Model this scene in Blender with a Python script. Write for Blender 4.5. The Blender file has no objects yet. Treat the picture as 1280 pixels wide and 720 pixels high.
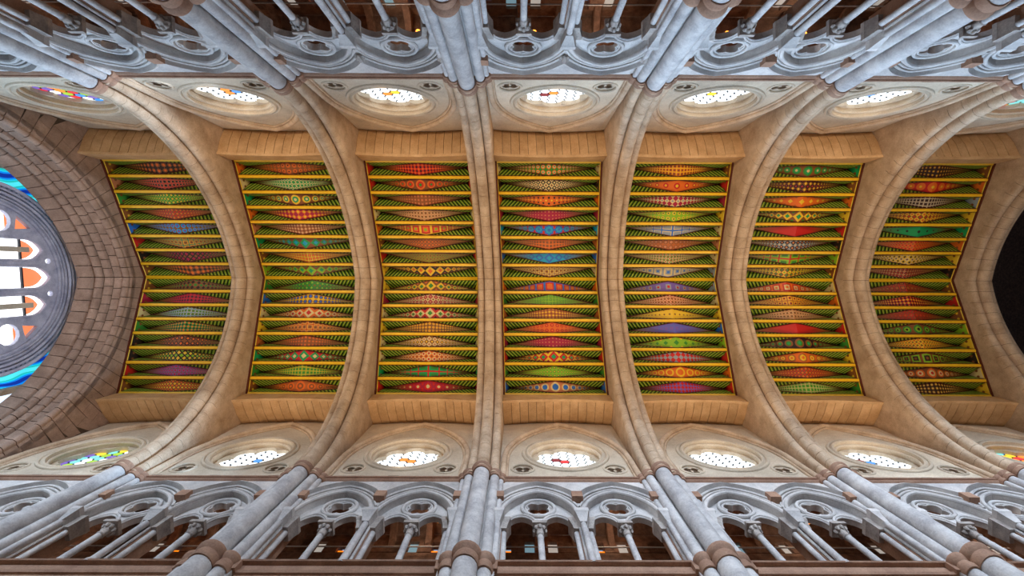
import bpy, math, random
from mathutils import Matrix, Vector
from mathutils.geometry import tessellate_polygon
random.seed(7)
PI = math.pi
scene = bpy.context.scene
COL = scene.collection

# ------------------------------------------------------------------ camera
cam_d = bpy.data.cameras.new('camera')
cam = bpy.data.objects.new('camera', cam_d)
COL.objects.link(cam)
cam_d.sensor_width = 36.0
cam_d.lens = 600.0 / 1280.0 * 36.0
cam_d.shift_x = -9.4081 / 1280.0
cam_d.shift_y = 7.5842 / 1280.0
cam_d.clip_end = 300
def camera_matrix(a, b, c, loc):
    Rx = Matrix(((1, 0, 0), (0, math.cos(a), -math.sin(a)), (0, math.sin(a), math.cos(a))))
    Ry = Matrix(((math.cos(b), 0, math.sin(b)), (0, 1, 0), (-math.sin(b), 0, math.cos(b))))
    Rz = Matrix(((math.cos(c), -math.sin(c), 0), (math.sin(c), math.cos(c), 0), (0, 0, 1)))
    R = Matrix.Diagonal((1, 1, -1)) @ (Rz @ Ry @ Rx) @ Matrix.Diagonal((1, -1, 1))
    M = R.transposed().to_4x4()
    M.translation = loc
    return M
cam.matrix_world = camera_matrix(-0.043, -0.0023, -0.0041, (1.3128, -0.2478, 0.0))
scene.camera = cam

# ------------------------------------------------------------------ world, exposure
world = bpy.data.worlds.new('world')
scene.world = world
world.use_nodes = True
bg = world.node_tree.nodes['Background']
bg.inputs['Color'].default_value = (0.50, 0.72, 1.0, 1)
bg.inputs['Strength'].default_value = 0.35
scene.view_settings.view_transform = 'Standard'
scene.view_settings.look = 'None'
scene.view_settings.gamma = 1.0
scene.view_settings.use_curve_mapping = False
scene.view_settings.exposure = 0.6

COOL_FILL_W = 2200.0          # added cool fill spots on the string course, turned to the opposite gallery
LAMP_W = 430.0          # warm floodlights on the string course
WIN_E = 0.95             # daylight seen in the glass

# ------------------------------------------------------------------ layout (metres above the camera)
P = 5.5                 # bay length
SK = 0.038              # the nave is slightly out of square
FLOOR = -1.6
YW = 6.1                # wall plane
ZS = 14.47              # string course / springing
ZL = 10.13              # gallery sill
AC, AR, AZ = 1.30, 6.85, 14.4       # transverse arch: centre offset, tip radius, springing
ZE, YE, ZR = 20.38, 4.97, 22.33     # painted ceiling: eave and ridge
GAP = 0.5
BAYS = range(-3, 4)     # bay b lies between arch b and b + 1
ORD = ['first', 'second', 'third', 'fourth', 'fifth', 'sixth', 'seventh', 'eighth']

# ------------------------------------------------------------------ materials
def srgb(r, g, b):
    f = lambda c: (c / 255 / 12.92) if c / 255 <= 0.04045 else ((c / 255 + 0.055) / 1.055) ** 2.4
    return (f(r), f(g), f(b), 1)
def newmat(name):
    m = bpy.data.materials.new(name)
    m.use_nodes = True
    nt = m.node_tree
    return m, nt, nt.nodes['Principled BSDF']
def stone(name, ca, cb, scale=1.6, bump=0.25, rough=0.8, var=0.10):
    m, nt, p = newmat(name)
    N, L = nt.nodes, nt.links
    g = N.new('ShaderNodeNewGeometry')
    n1 = N.new('ShaderNodeTexNoise'); n1.inputs['Scale'].default_value = scale; n1.inputs['Detail'].default_value = 6; n1.inputs['Roughness'].default_value = 0.65
    n2 = N.new('ShaderNodeTexNoise'); n2.inputs['Scale'].default_value = 26; n2.inputs['Detail'].default_value = 4
    L.new(g.outputs['Position'], n1.inputs['Vector']); L.new(g.outputs['Position'], n2.inputs['Vector'])
    r = N.new('ShaderNodeValToRGB')
    r.color_ramp.elements[0].position = 0.32; r.color_ramp.elements[0].color = ca
    r.color_ramp.elements[1].position = 0.68; r.color_ramp.elements[1].color = cb
    L.new(n1.outputs['Fac'], r.inputs['Fac'])
    mx = N.new('ShaderNodeMix'); mx.data_type = 'RGBA'; mx.blend_type = 'OVERLAY'
    mx.inputs['Factor'].default_value = 0.35
    L.new(r.outputs['Color'], mx.inputs['A']); L.new(n2.outputs['Fac'], mx.inputs['B'])
    oi = N.new('ShaderNodeObjectInfo')
    mr = N.new('ShaderNodeMapRange'); mr.inputs['To Min'].default_value = 1 - var; mr.inputs['To Max'].default_value = 1 + var * 0.8
    L.new(oi.outputs['Random'], mr.inputs['Value'])
    hs = N.new('ShaderNodeHueSaturation'); L.new(mx.outputs['Result'], hs.inputs['Color']); L.new(mr.outputs['Result'], hs.inputs['Value'])
    L.new(hs.outputs['Color'], p.inputs['Base Color'])
    p.inputs['Roughness'].default_value = rough
    b = N.new('ShaderNodeBump'); b.inputs['Strength'].default_value = bump; b.inputs['Distance'].default_value = 0.02
    L.new(n2.outputs['Fac'], b.inputs['Height']); L.new(b.outputs['Normal'], p.inputs['Normal'])
    return m
def plain(name, col, rough=0.6, metal=0.0):
    m, nt, p = newmat(name)
    N, L = nt.nodes, nt.links
    g = N.new('ShaderNodeNewGeometry')
    n = N.new('ShaderNodeTexNoise'); n.inputs['Scale'].default_value = 9; n.inputs['Detail'].default_value = 4
    L.new(g.outputs['Position'], n.inputs['Vector'])
    mr = N.new('ShaderNodeMapRange'); mr.inputs['To Min'].default_value = 0.8; mr.inputs['To Max'].default_value = 1.2
    L.new(n.outputs['Fac'], mr.inputs['Value'])
    hs = N.new('ShaderNodeHueSaturation'); hs.inputs['Color'].default_value = col
    L.new(mr.outputs['Result'], hs.inputs['Value']); L.new(hs.outputs['Color'], p.inputs['Base Color'])
    p.inputs['Roughness'].default_value = rough; p.inputs['Metallic'].default_value = metal
    return m
def glass(name, col, strength):
    m, nt, p = newmat(name)
    N, L = nt.nodes, nt.links
    g = N.new('ShaderNodeNewGeometry')
    n = N.new('ShaderNodeTexNoise'); n.inputs['Scale'].default_value = 3; n.inputs['Detail'].default_value = 3
    L.new(g.outputs['Position'], n.inputs['Vector'])
    mr = N.new('ShaderNodeMapRange'); mr.inputs['To Min'].default_value = 0.9 * strength; mr.inputs['To Max'].default_value = 1.15 * strength
    L.new(n.outputs['Fac'], mr.inputs['Value'])
    p.inputs['Base Color'].default_value = (col[0] * 0.5, col[1] * 0.5, col[2] * 0.5, 1)
    p.inputs['Emission Color'].default_value = col
    L.new(mr.outputs['Result'], p.inputs['Emission Strength'])
    p.inputs['Roughness'].default_value = 0.2
    return m

M = {}
M['arch'] = stone('arch_stone', srgb(178, 150, 122), srgb(220, 196, 168), var=0.05)
M['wall'] = stone('wall_stone', srgb(188, 172, 150), srgb(222, 206, 182), 0.9)
M['soffit'] = stone('soffit_stone', srgb(196, 156, 112), srgb(226, 190, 146))
M['shaft'] = stone('shaft_stone', srgb(170, 166, 166), srgb(222, 218, 214), 2.2)
M['trif'] = stone('gallery_stone', srgb(180, 176, 174), srgb(224, 218, 212), 1.4)
M['mould'] = stone('moulding_stone', srgb(150, 112, 90), srgb(182, 144, 118), 2.0)  # brown of shaded undersides and jambs put into the stone colour
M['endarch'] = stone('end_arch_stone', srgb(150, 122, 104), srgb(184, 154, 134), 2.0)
M['mortar'] = stone('mortar', srgb(70, 55, 42), srgb(95, 76, 58), 5.0)
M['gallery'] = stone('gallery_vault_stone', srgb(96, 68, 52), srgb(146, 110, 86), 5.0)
M['floor'] = stone('floor_marble', srgb(120, 80, 56), srgb(150, 106, 78), 0.6, 0.05, 0.4)  # unseen floor, browned so the light it bounces is dim and warm
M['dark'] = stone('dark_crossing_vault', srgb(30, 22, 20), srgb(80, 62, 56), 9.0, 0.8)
M['rose'] = stone('rose_stone', srgb(158, 158, 178), srgb(206, 204, 216), 2.0)
M['gold'] = plain('gold_paint', srgb(255, 204, 36), 0.4)
M['goldline'] = plain('yellow_paint', srgb(240, 204, 60), 0.45)
M['frame'] = plain('dark_red_timber', srgb(92, 34, 16), 0.6)
M['lead'] = plain('lead', srgb(34, 34, 40), 0.6)
M['metal'] = plain('lamp_housing_metal', srgb(40, 40, 42), 0.5, 0.6)
M['carved'] = stone('carved_stone', srgb(150, 140, 134), srgb(196, 186, 176), 4.0, 0.6)

GC = {'W': (0.86, 0.94, 1, 1), 'O': srgb(240, 140, 60), 'G': srgb(150, 190, 60), 'B': srgb(60, 140, 220), 'R': srgb(200, 50, 60), 'Y': srgb(240, 200, 60), 'T': srgb(120, 200, 200), 'D': srgb(120, 30, 50), 'P': srgb(110, 90, 170)}
for k, c in GC.items():
    M['glass' + k] = glass('glass_' + k, c, WIN_E if k == 'W' else 0.8)

# ------------------------------------------------------------------ mesh builder
class MB:
    def __init__(s): s.v = []; s.f = []; s.uv = {}
    def add(s, vs, fs):
        o = len(s.v); s.v += [tuple(p) for p in vs]; s.f += [tuple(i + o for i in f) for f in fs]
    def box(s, x0, x1, y0, y1, z0, z1):
        s.add([(x0, y0, z0), (x1, y0, z0), (x1, y1, z0), (x0, y1, z0), (x0, y0, z1), (x1, y0, z1), (x1, y1, z1), (x0, y1, z1)],
              [(0, 3, 2, 1), (4, 5, 6, 7), (0, 1, 5, 4), (1, 2, 6, 5), (2, 3, 7, 6), (3, 0, 4, 7)])
    def rings(s, rings, closed_path=False, caps=True, closed_ring=True):
        n = len(rings[0]); o = len(s.v)
        for r in rings: s.v += [tuple(p) for p in r]
        m = len(rings)
        for i in range(m if closed_path else m - 1):
            a = o + i * n; b = o + ((i + 1) % m) * n
            for j in range(n if closed_ring else n - 1):
                k = (j + 1) % n
                s.f.append((a + j, a + k, b + k, b + j))
        if caps and not closed_path and closed_ring:
            s.f.append(tuple(o + j for j in range(n))[::-1]); s.f.append(tuple(o + (m - 1) * n + j for j in range(n)))
    def lathe(s, cx, cy, prof, n=16):
        s.rings([[(cx + r * math.cos(2 * PI * j / n), cy + r * math.sin(2 * PI * j / n), z) for j in range(n)] for r, z in prof])
    def plate(s, loops, fn, d0, d1):
        # polygon with holes, between depths d0 and d1
        pts = [p for l in loops for p in l]
        tris = tessellate_polygon([[Vector((p[0], p[1], 0)) for p in l] for l in loops])
        o = len(s.v); n = len(pts)
        s.v += [tuple(fn(p[0], p[1], d0)) for p in pts] + [tuple(fn(p[0], p[1], d1)) for p in pts]
        for t in tris:
            if len(set(t)) == 3:
                s.f.append((o + t[0], o + t[1], o + t[2])); s.f.append((o + n + t[2], o + n + t[1], o + n + t[0]))
        k = 0
        for l in loops:
            m = len(l)
            for j in range(m):
                a, b = o + k + j, o + k + (j + 1) % m
                s.f.append((a, b, b + n, a + n))
            k += m
    def mesh(s, name, mat, smooth=True, recalc=True):
        me = bpy.data.meshes.new(name)
        me.from_pydata([(x + SK * y, y, z) for x, y, z in s.v], [], s.f)
        if s.uv:
            lay = me.uv_layers.new(name='UVMap')
            for l in me.loops: lay.data[l.index].uv = s.uv[l.vertex_index]
        if recalc:
            import bmesh
            bm = bmesh.new(); bm.from_mesh(me)
            bmesh.ops.recalc_face_normals(bm, faces=bm.faces); bm.to_mesh(me); bm.free()
        if smooth:
            me.shade_smooth()
            me.set_sharp_from_angle(angle=math.radians(38))
        me.materials.append(mat)
        return me
    def build(s, name, mat, parent=None, loc=(0, 0, 0), **kw):
        return link(name, s.mesh(name, mat, **kw), parent, loc)
def link(name, me, parent=None, loc=(0, 0, 0)):
    o = bpy.data.objects.new(name, me)
    COL.objects.link(o)
    o.location = (loc[0] + SK * loc[1], loc[1], loc[2])
    if parent: o.parent = parent
    return o
def empty(name, loc=(0, 0, 0), label=None, cat=None, group=None, kind=None, parent=None):
    o = link(name, None, parent, loc)
    o.empty_display_size = 0.2
    tag(o, label, cat, group, kind)
    return o
def tag(o, label=None, cat=None, group=None, kind=None):
    if label: o['label'] = label
    if cat: o['category'] = cat
    if group: o['group'] = group
    if kind: o['kind'] = kind
    return o
def copy_tree(o, dx, parent=None):
    c = o.copy(); COL.objects.link(c); c.parent = parent
    if parent is None: c.location.x += dx
    for ch in list(o.children): copy_tree(ch, 0, c)
    return c
def circ(cx, cy, r, n=32, a0=0):
    return [(cx + r * math.cos(a0 + 2 * PI * j / n), cy + r * math.sin(a0 + 2 * PI * j / n)) for j in range(n)]
def foil(cx, cy, rc, rl, n, seg=7, a0=PI / 2):
    # multifoil outline: n lobes of radius rl with centres on a circle rc
    pts = []
    half = PI / n
    # angle (around a lobe centre) where neighbouring lobes meet
    d = rc * math.sin(half)
    if rl <= d: rl = d * 1.02
    h = rc * math.cos(half) + math.sqrt(max(rl * rl - d * d, 0))
    for i in range(n):
        a = a0 + 2 * PI * i / n
        lx, ly = rc * math.cos(a), rc * math.sin(a)
        cusp = (h * math.cos(a - half), h * math.sin(a - half))
        b = math.atan2(cusp[1] - ly, cusp[0] - lx)
        rel = (b - a + PI) % (2 * PI) - PI      # negative
        for k in range(seg):
            t = a + rel + (-2 * rel) * k / seg
            pts.append((cx + lx + rl * math.cos(t), cy + ly + rl * math.sin(t)))
    return pts
def pointed(s, r, cz, n=10):
    # pointed arch outline left spring -> apex -> right spring, half span s, radius r, springing cz
    c = r - s; am = math.acos(c / r)
    right = [(-c + r * math.cos(am * k / n), cz + r * math.sin(am * k / n)) for k in range(n + 1)]
    return [(-x, z) for x, z in right] + right[-2::-1]
def path_frames(pts, closed=False):
    out = []
    n = len(pts)
    for i in range(n):
        a = pts[(i - 1) % n] if (closed or i > 0) else pts[i]
        b = pts[(i + 1) % n] if (closed or i < n - 1) else pts[i]
        def un(p, q):
            dx, dy = q[0] - p[0], q[1] - p[1]; l = math.hypot(dx, dy) or 1; return dx / l, dy / l
        t1 = un(a, pts[i]) if a != pts[i] else un(pts[i], b)
        t2 = un(pts[i], b) if b != pts[i] else t1
        tx, ty = t1[0] + t2[0], t1[1] + t2[1]; l = math.hypot(tx, ty) or 1
        tx, ty = tx / l, ty / l
        k = 1 / max(0.5, tx * t1[0] + ty * t1[1])
        out.append((pts[i], (-ty * k, tx * k)))
    return out
def sweep(mb, pts, prof, fn, closed=False):
    # prof: closed polygon of (in-plane offset to the left of travel, depth)
    mb.rings([[fn(p[0] + o * nx, p[1] + o * ny, d) for o, d in prof] for p, (nx, ny) in path_frames(pts, closed)], closed_path=closed)
def rollprof(r, d, n=10):
    return [(r * math.cos(2 * PI * j / n), d + r * math.sin(2 * PI * j / n)) for j in range(n)]

# ------------------------------------------------------------------ setting: floor, walls
mb = MB(); mb.box(-70, 75, -60, 60, FLOOR - 0.3, FLOOR)
tag(mb.build('floor', M['floor']), 'marble floor of the nave, browned to warm its bounced light', None, None, 'structure')

SIDES = ((-1, 'north'), (1, 'south'))
WC = 16.65              # clerestory window centre height
XM = P / 2
def wallfn(s):
    return lambda a, b, d: (a, s * (YW + d), b)

walls = {}
for s, nm in SIDES:
    fn = wallfn(s)
    w = MB()
    # lower wall above the nave arcade, up to the gallery sill
    x0, x1 = -3 * P - 2.2, 4 * P + 0.6
    # nave arcade: one wide pointed opening in each bay
    outer = [(x0, 9.7)]
    outer += [(x0, 4.0)]
    for b in BAYS:
        outer += [(b * P + XM + x, z) for x, z in pointed(2.1, 3.4, 4.6, 8)]
    outer = [(x0, 9.7), (x0, 4.6)] + outer[2:] + [(x1, 4.6), (x1, 9.7)]
    w.plate([outer], fn, -0.05, 0.9)
    wo = w.build('wall_' + nm, M['wall'])
    tag(wo, 'pale stone nave side wall', None, None, 'structure')
    walls[s] = wo
    # clerestory wall: a plate for each bay, pierced by the window and two roundels
    c = MB()
    c.plate([[(0, ZS + 0.1), (P, ZS + 0.1), (P, 23.0), (0, 23.0)], circ(XM, WC, 1.27, 40), circ(XM - 1.5, 15.33, 0.33, 20), circ(XM + 1.5, 15.33, 0.33, 20)], fn, 0, 0.34)
    me = c.mesh('clerestory_wall', M['wall'])
    r = MB()
    for q in (1,):
        loops = [circ(0, 0, 0.345, 24)] + [circ(0.165 * math.cos(a), 0.165 * math.sin(a), 0.125, 12) for a in (PI / 4, 3 * PI / 4, 5 * PI / 4, 7 * PI / 4)]
        f2 = lambda a, b, d: (a, s * d, b)
        r.plate(loops, f2, 0.05, 0.10)
        sweep(r, circ(0, 0, 0.36, 28), rollprof(0.045, 0.0, 8), f2, True)
        sweep(r, circ(0, 0, 0.29, 24), rollprof(0.025, 0.05, 6), f2, True)
        r.lathe(0, 0, [(0.001, -0.001), (0.002, 0)], 6)
    rme = r.mesh('roundel', M['wall'])
    k = MB(); k.plate([circ(0, 0, 0.34, 20)], lambda a, b, d: (a, s * d, b), 0.26, 0.30)
    kme = k.mesh('recess', M['gallery'])
    for b in BAYS:
        o = link('clerestory_wall', me, wo, (b * P, 0, 0))
        for dx in (-1.5, 1.5):
            rr = link('roundel', rme, wo, (b * P + XM + dx, s * YW, 15.33))
            link('recess', kme, rr)

# string course (mouldings at springing level) and gallery sill, between the shafts
def mould_prof(kind):
    if kind == 'string':
        return [(0.07, 0.02), (0.07, -0.09), (0.03, -0.12), (0.0, -0.10), (-0.01, -0.04), (-0.06, -0.08), (-0.10, -0.05), (-0.12, 0.02)]
    return [(0.06, 0.1), (0.06, -0.11), (0.03, -0.14), (0.0, -0.12), (-0.02, -0.03), (-0.20, -0.02), (-0.24, -0.07), (-0.30, -0.05), (-0.32, 0.0), (-0.40, -0.02), (-0.40, 0.1)]
def stepped(mb, kind, x0, x1, z, s):
    pr = mould_prof(kind)
    mb.rings([[(x, s * (YW + d), z + o) for o, d in pr] for x in (x0, x1)])
tn = 1
for s, nm in SIDES:
    for kind, z, e in (('string', ZS, 0.62), ('sill', ZL, 0.62)):
        t = empty('trim_%d' % tn, (0, 0, 0), 'moulded stone string course under the clerestory windows' if kind == 'string' else 'heavy moulded stone sill under the gallery arches', None, None, 'structure')
        tn += 1
        mb = MB(); stepped(mb, kind, e, P - e, z, s)
        me = mb.mesh('moulding', M['mould'])
        for b in BAYS: link('moulding', me, t, (b * P, 0, 0))

# pointed wall rib round each clerestory window
for s, nm in SIDES:
    fn = wallfn(s)
    mb = MB()
    pts = pointed(2.12, 4.2, 16.0, 14)
    pts = [(-2.12, ZS + 0.05), (-2.12, 15.3)] + pts + [(2.12, 15.3), (2.12, ZS + 0.05)]
    sweep(mb, pts, rollprof(0.10, -0.07, 10), fn)
    sweep(mb, [(x * 0.945, ZS + 0.05 + (z - ZS - 0.05) * 0.968) for x, z in pts], rollprof(0.045, -0.02, 6), fn)
    me = mb.mesh('wall_rib', M['arch'])
    for b in BAYS: link('wall_rib', me, walls[s], (b * P + XM, 0, 0))

# ------------------------------------------------------------------ clerestory windows
hexr = 0.20
hb = MB(); hb.plate([[(0.80 * hexr * math.cos(PI / 3 * j), 0.70 * hexr * math.sin(PI / 3 * j)) for j in range(6)]], lambda a, b, d: (a, d, b), -0.012, 0.012)
hexme = {k: hb.mesh('pane_' + k, M['glass' + k], smooth=False) for k in GC}
cells = []
for i in range(-6, 7):
    for j in range(-6, 8):
        x = 1.5 * hexr * i; z = 0.866 * hexr * 0.86 * 2 * (j + 0.5 * (i % 2))
        if math.hypot(x, z - 0.10) < 1.36: cells.append((x, z))
accent = {-3: None, -2: 'B', -1: 'Y', 0: 'O', 1: 'Y', 2: 'B', 3: None}
accent_s = {-3: None, -2: 'B', -1: 'O', 0: 'R', 1: 'W', 2: 'B', 3: None}
wn = 1
rng = random.Random(3)
for s, nm in SIDES:
    fl = lambda a, b, d: (a, s * d, b)
    fr = MB()
    sweep(fr, circ(0, 0, 1.47, 48), rollprof(0.06, -0.01, 8), fl, True)
    sweep(fr, circ(0, 0, 1.34, 48), [(0.06, 0.03), (0.06, -0.05), (0.0, -0.075), (-0.05, -0.04), (-0.08, 0.03)], fl, True)
    frm = fr.mesh('outer_ring', M['wall'])
    f2 = MB()
    sweep(f2, circ(0, 0, 1.24, 48), rollprof(0.05, 0.10, 8), fl, True)
    sweep(f2, circ(0, 0, 1.26, 48), [(0.03, 0.12), (-0.02, 0.12), (-0.02, 0.385), (0.03, 0.385)], fl, True)
    f2m = f2.mesh('inner_ring', M['wall'])
    tr = MB()
    tr.plate([circ(0, 0, 1.25, 48), foil(0, 0, 0.82, 0.385, 8, 7, PI / 2)], fl, 0.25, 0.38)
    trm = tr.mesh('foiled_tracery', M['wall'])
    ld = MB()
    ld.plate([circ(0, 0.1, 1.55, 32)], fl, 0.425, 0.445)
    ldm = ld.mesh('lead_lattice', M['lead'])
    for b in BAYS:
        e = empty('window_%d' % wn, (b * P + XM, s * YW, WC), 'round clerestory window with foiled stone tracery and leaded hexagonal panes', None, None, 'structure')
        wn += 1
        link('outer_ring', frm, e); link('inner_ring', f2m, e); link('foiled_tracery', trm, e); link('lead_lattice', ldm, e)
        for (x, z) in cells:
            k = 'W'
            if b in (-3, 3):
                k = rng.choice('WWGOYTBGRP' if b == -3 else 'BBOYRGTYO')
            elif math.hypot(x, z - 0.30) < 0.10:
                k = (accent if s < 0 else accent_s)[b]
            elif b != 1 and math.hypot(x + 0.12, z - 0.30) < 0.30:
                k = rng.choice('WWWBDO')
            link('pane', hexme[k], e, (x, s * 0.405, z))

# ------------------------------------------------------------------ transverse arches
def arch_pt(s, w, r, tau):
    th = tau * math.acos(AC / r)
    return (w, s * (-AC + r * math.cos(th)), AZ + r * math.sin(th))
def arc_pts(cx, cy, r, a0, a1, n):
    return [(cx + r * math.cos(math.radians(a0 + (a1 - a0) * k / n)), cy + r * math.sin(math.radians(a0 + (a1 - a0) * k / n))) for k in range(n + 1)]
def arch_profile(k=0.0):
    # (w, r): -r side hangs into the nave; k insets the profile for the mortar core
    p = [(-0.5 + k, 7.45), (-0.5 + k, 7.24)]
    p += arc_pts(-0.355, 7.21 + k, 0.14 - k * 0.3, 180, 340, 6)
    p += [(-0.222, 7.16 + k), (-0.212, 7.36), (-0.198, 7.36)]
    p += arc_pts(0, 7.05 + k, 0.20 - k * 0.3, 175, 365, 10)
    p += [(0.198, 7.36), (0.212, 7.36), (0.222, 7.16 + k)]
    p += arc_pts(0.355, 7.21 + k, 0.14 - k * 0.3, 200, 360, 6)
    p += [(0.5 - k, 7.24), (0.5 - k, 7.45)]
    return p
NV = 20
vous = {}
core = {}
sp = {}
for s, nm in SIDES:
    pr = arch_profile(); vous[s] = []
    g = 0.006 / 8.9
    for i in range(NV):
        t0, t1 = i / NV + (g if i else 0), (i + 1) / NV - g
        mb = MB(); mb.rings([[arch_pt(s, w, r, t0 + (t1 - t0) * q / 2) for w, r in pr] for q in range(3)])
        vous[s].append(mb.mesh('voussoir', M['arch']))
    pc = arch_profile(0.012)
    mb = MB(); mb.rings([[arch_pt(s, w, r, q / 40) for w, r in pc] for q in range(41)])
    core[s] = mb.mesh('mortar_core', M['mortar'])
    # diaphragm wall above the arch
    mb = MB(); rr = []
    for q in range(25):
        y = 6.11 * q / 24
        z = AZ + math.sqrt(max(7.42 ** 2 - (y + AC) ** 2, 0.0))
        rr.append([(-0.497, s * y, z), (0.497, s * y, z), (0.497, s * y, 23.0), (-0.497, s * y, 23.0)])
    mb.rings(rr)
    sp[s] = mb.mesh('spandrel', M['arch'])
for i in range(-2, 5):
    n = i + 3
    a = empty('transverse_arch', (i * P, 0, 0), 'pointed stone rib arch across the nave, %s along after the arch framing the rose window' % ORD[n - 1] if i < 4 else 'pointed stone rib arch in front of the dark crossing vault', 'arch', 'transverse arches of the nave')
    for s, nm in SIDES:
        for v in vous[s]: link('voussoir', v, a)
        link('mortar_core', core[s], a); link('spandrel', sp[s], a)

# end arch framing the rose window: several orders of voussoirs
ea = empty('end_arch', (-3 * P, 0, 0), 'wide brownish stone arch of stepped orders framing the rose window', 'arch')
orders = [  # profile (w relative to arch line, r), voussoirs per half
    ([(0.50, 7.50), (0.50, 7.26)] + arc_pts(0.37, 7.12, 0.13, 40, -180, 8) + [(0.2, 7.50)], 22),
    ([(0.22, 7.5), (0.20, 7.20), (0.18, 7.13), (-0.12, 7.08), (-0.15, 7.14), (-0.16, 7.5)], 20),
    ([(-0.16, 7.5), (-0.17, 7.05), (-0.20, 6.98), (-0.44, 6.96), (-0.47, 7.05), (-0.48, 7.5)], 24),
    ([(-0.48, 7.5), (-0.50, 7.0)] + arc_pts(-0.64, 6.92, 0.14, 10, -190, 8) + [(-0.8, 7.1), (-0.8, 7.5)], 20),
    ([(-0.8, 7.5), (-0.8, 6.95), (-0.86, 6.80), (-0.9, 6.76), (-1.32, 6.62), (-1.36, 6.64), (-1.36, 7.5)], 18),
]
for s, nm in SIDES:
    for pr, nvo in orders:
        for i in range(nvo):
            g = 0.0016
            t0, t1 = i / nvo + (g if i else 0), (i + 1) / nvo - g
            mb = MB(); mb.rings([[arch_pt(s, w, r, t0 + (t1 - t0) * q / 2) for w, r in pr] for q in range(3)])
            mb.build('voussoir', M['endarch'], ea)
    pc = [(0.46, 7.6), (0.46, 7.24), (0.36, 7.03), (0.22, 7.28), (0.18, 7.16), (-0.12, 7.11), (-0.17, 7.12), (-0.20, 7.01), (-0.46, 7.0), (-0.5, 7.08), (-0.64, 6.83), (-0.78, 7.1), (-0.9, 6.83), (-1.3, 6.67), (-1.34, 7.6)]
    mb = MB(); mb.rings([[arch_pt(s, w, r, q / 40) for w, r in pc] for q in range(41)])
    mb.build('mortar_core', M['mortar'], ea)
    # face of the spandrel towards the nave, laid in radial blocks
    nb = 22
    def face_top(y): return ZR - 0.02 - (ZR - ZE) * abs(y) / YE + 0.05 if abs(y) < YE else 21.0
    for i in range(nb):
        g = 0.0012
        t0, t1 = i / nb + g, (i + 1) / nb - g
        rows = [7.30, 7.86, 8.45, 9.1, 9.8, 10.6] if i % 2 else [7.30, 8.1, 9.1, 9.9, 10.7]
        for ra, rb in zip(rows, rows[1:]):
            quad = []
            for r, t in ((ra + 0.006, t0), (ra + 0.006, t1), (rb - 0.006, t1), (rb - 0.006, t0)):
                th = t * math.acos(AC / r)
                y, z = -AC + r * math.cos(th), AZ + r * math.sin(th)
                quad.append((max(y, 0.004), z))
            if min(p[1] - face_top(p[0]) for p in quad) > -0.02 or min(p[0] for p in quad) > 6.05: continue
            for q in range(4):
                y, z = quad[q]
                if y > 6.09: quad[q] = (6.09, z)
            quad = [(y, min(z, 22.6)) for y, z in quad]
            mb = MB()
            mb.rings([[(x, s * y, z) for y, z in quad] for x in (0.30, 0.50)])
            mb.build('spandrel_block', M['endarch'], ea)
    mb = MB(); rr = []
    for q in range(25):
        y = 6.11 * q / 24
        z = AZ + math.sqrt(max(7.42 ** 2 - (y + AC) ** 2, 0.0))
        rr.append([(-1.3, s * y, z), (0.485, s * y, z), (0.485, s * y, 23.0), (-1.3, s * y, 23.0)])
    mb.rings(rr); mb.build('spandrel', M['mortar'], ea)

# ------------------------------------------------------------------ longitudinal soffit arches beside the ceiling
def zb(x): return -0.30 * (x / 2.25) ** 2
NS = 13
for s, nm in SIDES:
    blocks = []
    for i in range(NS):
        xa, xb = -2.25 + 4.5 * i / NS + 0.008, -2.25 + 4.5 * (i + 1) / NS - 0.008
        mb = MB()
        mb.rings([[(x, s * 5.03, 19.62 + zb(x)), (x, s * 5.6, 19.86 + zb(x)), (x, s * 6.12, 20.2 + zb(x)), (x, s * 6.12, 20.7), (x, s * 5.03, 20.7)] for x in (xa, (xa + xb) / 2, xb)])
        blocks.append(mb.mesh('voussoir', M['soffit']))
    mb = MB()
    mb.rings([[(x, s * 4.93, 19.58 + zb(x)), (x, s * 5.03, 19.60 + zb(x)), (x, s * 5.03, 20.6), (x, s * 4.93, 20.36)] for x in [-2.25 + 4.5 * q / 12 for q in range(13)]])
    fas = mb.mesh('fascia', M['soffit'])
    mb = MB()
    mb.rings([[(x, s * 5.03, 19.66 + zb(x)), (x, s * 6.12, 20.24 + zb(x)), (x, s * 6.12, 20.65), (x, s * 5.03, 20.65)] for x in [-2.25 + 4.5 * q / 12 for q in range(13)]])
    cr = mb.mesh('mortar_core', M['mortar'])
    for b in BAYS:
        e = empty('wall_arch', (b * P + XM, 0, 0), 'flat stone arch soffit between clerestory and painted ceiling, %s bay from the rose window' % ORD[b + 3], 'arch', 'wall arches of the %s bay' % ORD[b + 3])
        for m_ in blocks: link('voussoir', m_, e)
        link('fascia', fas, e); link('mortar_core', cr, e)

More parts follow.
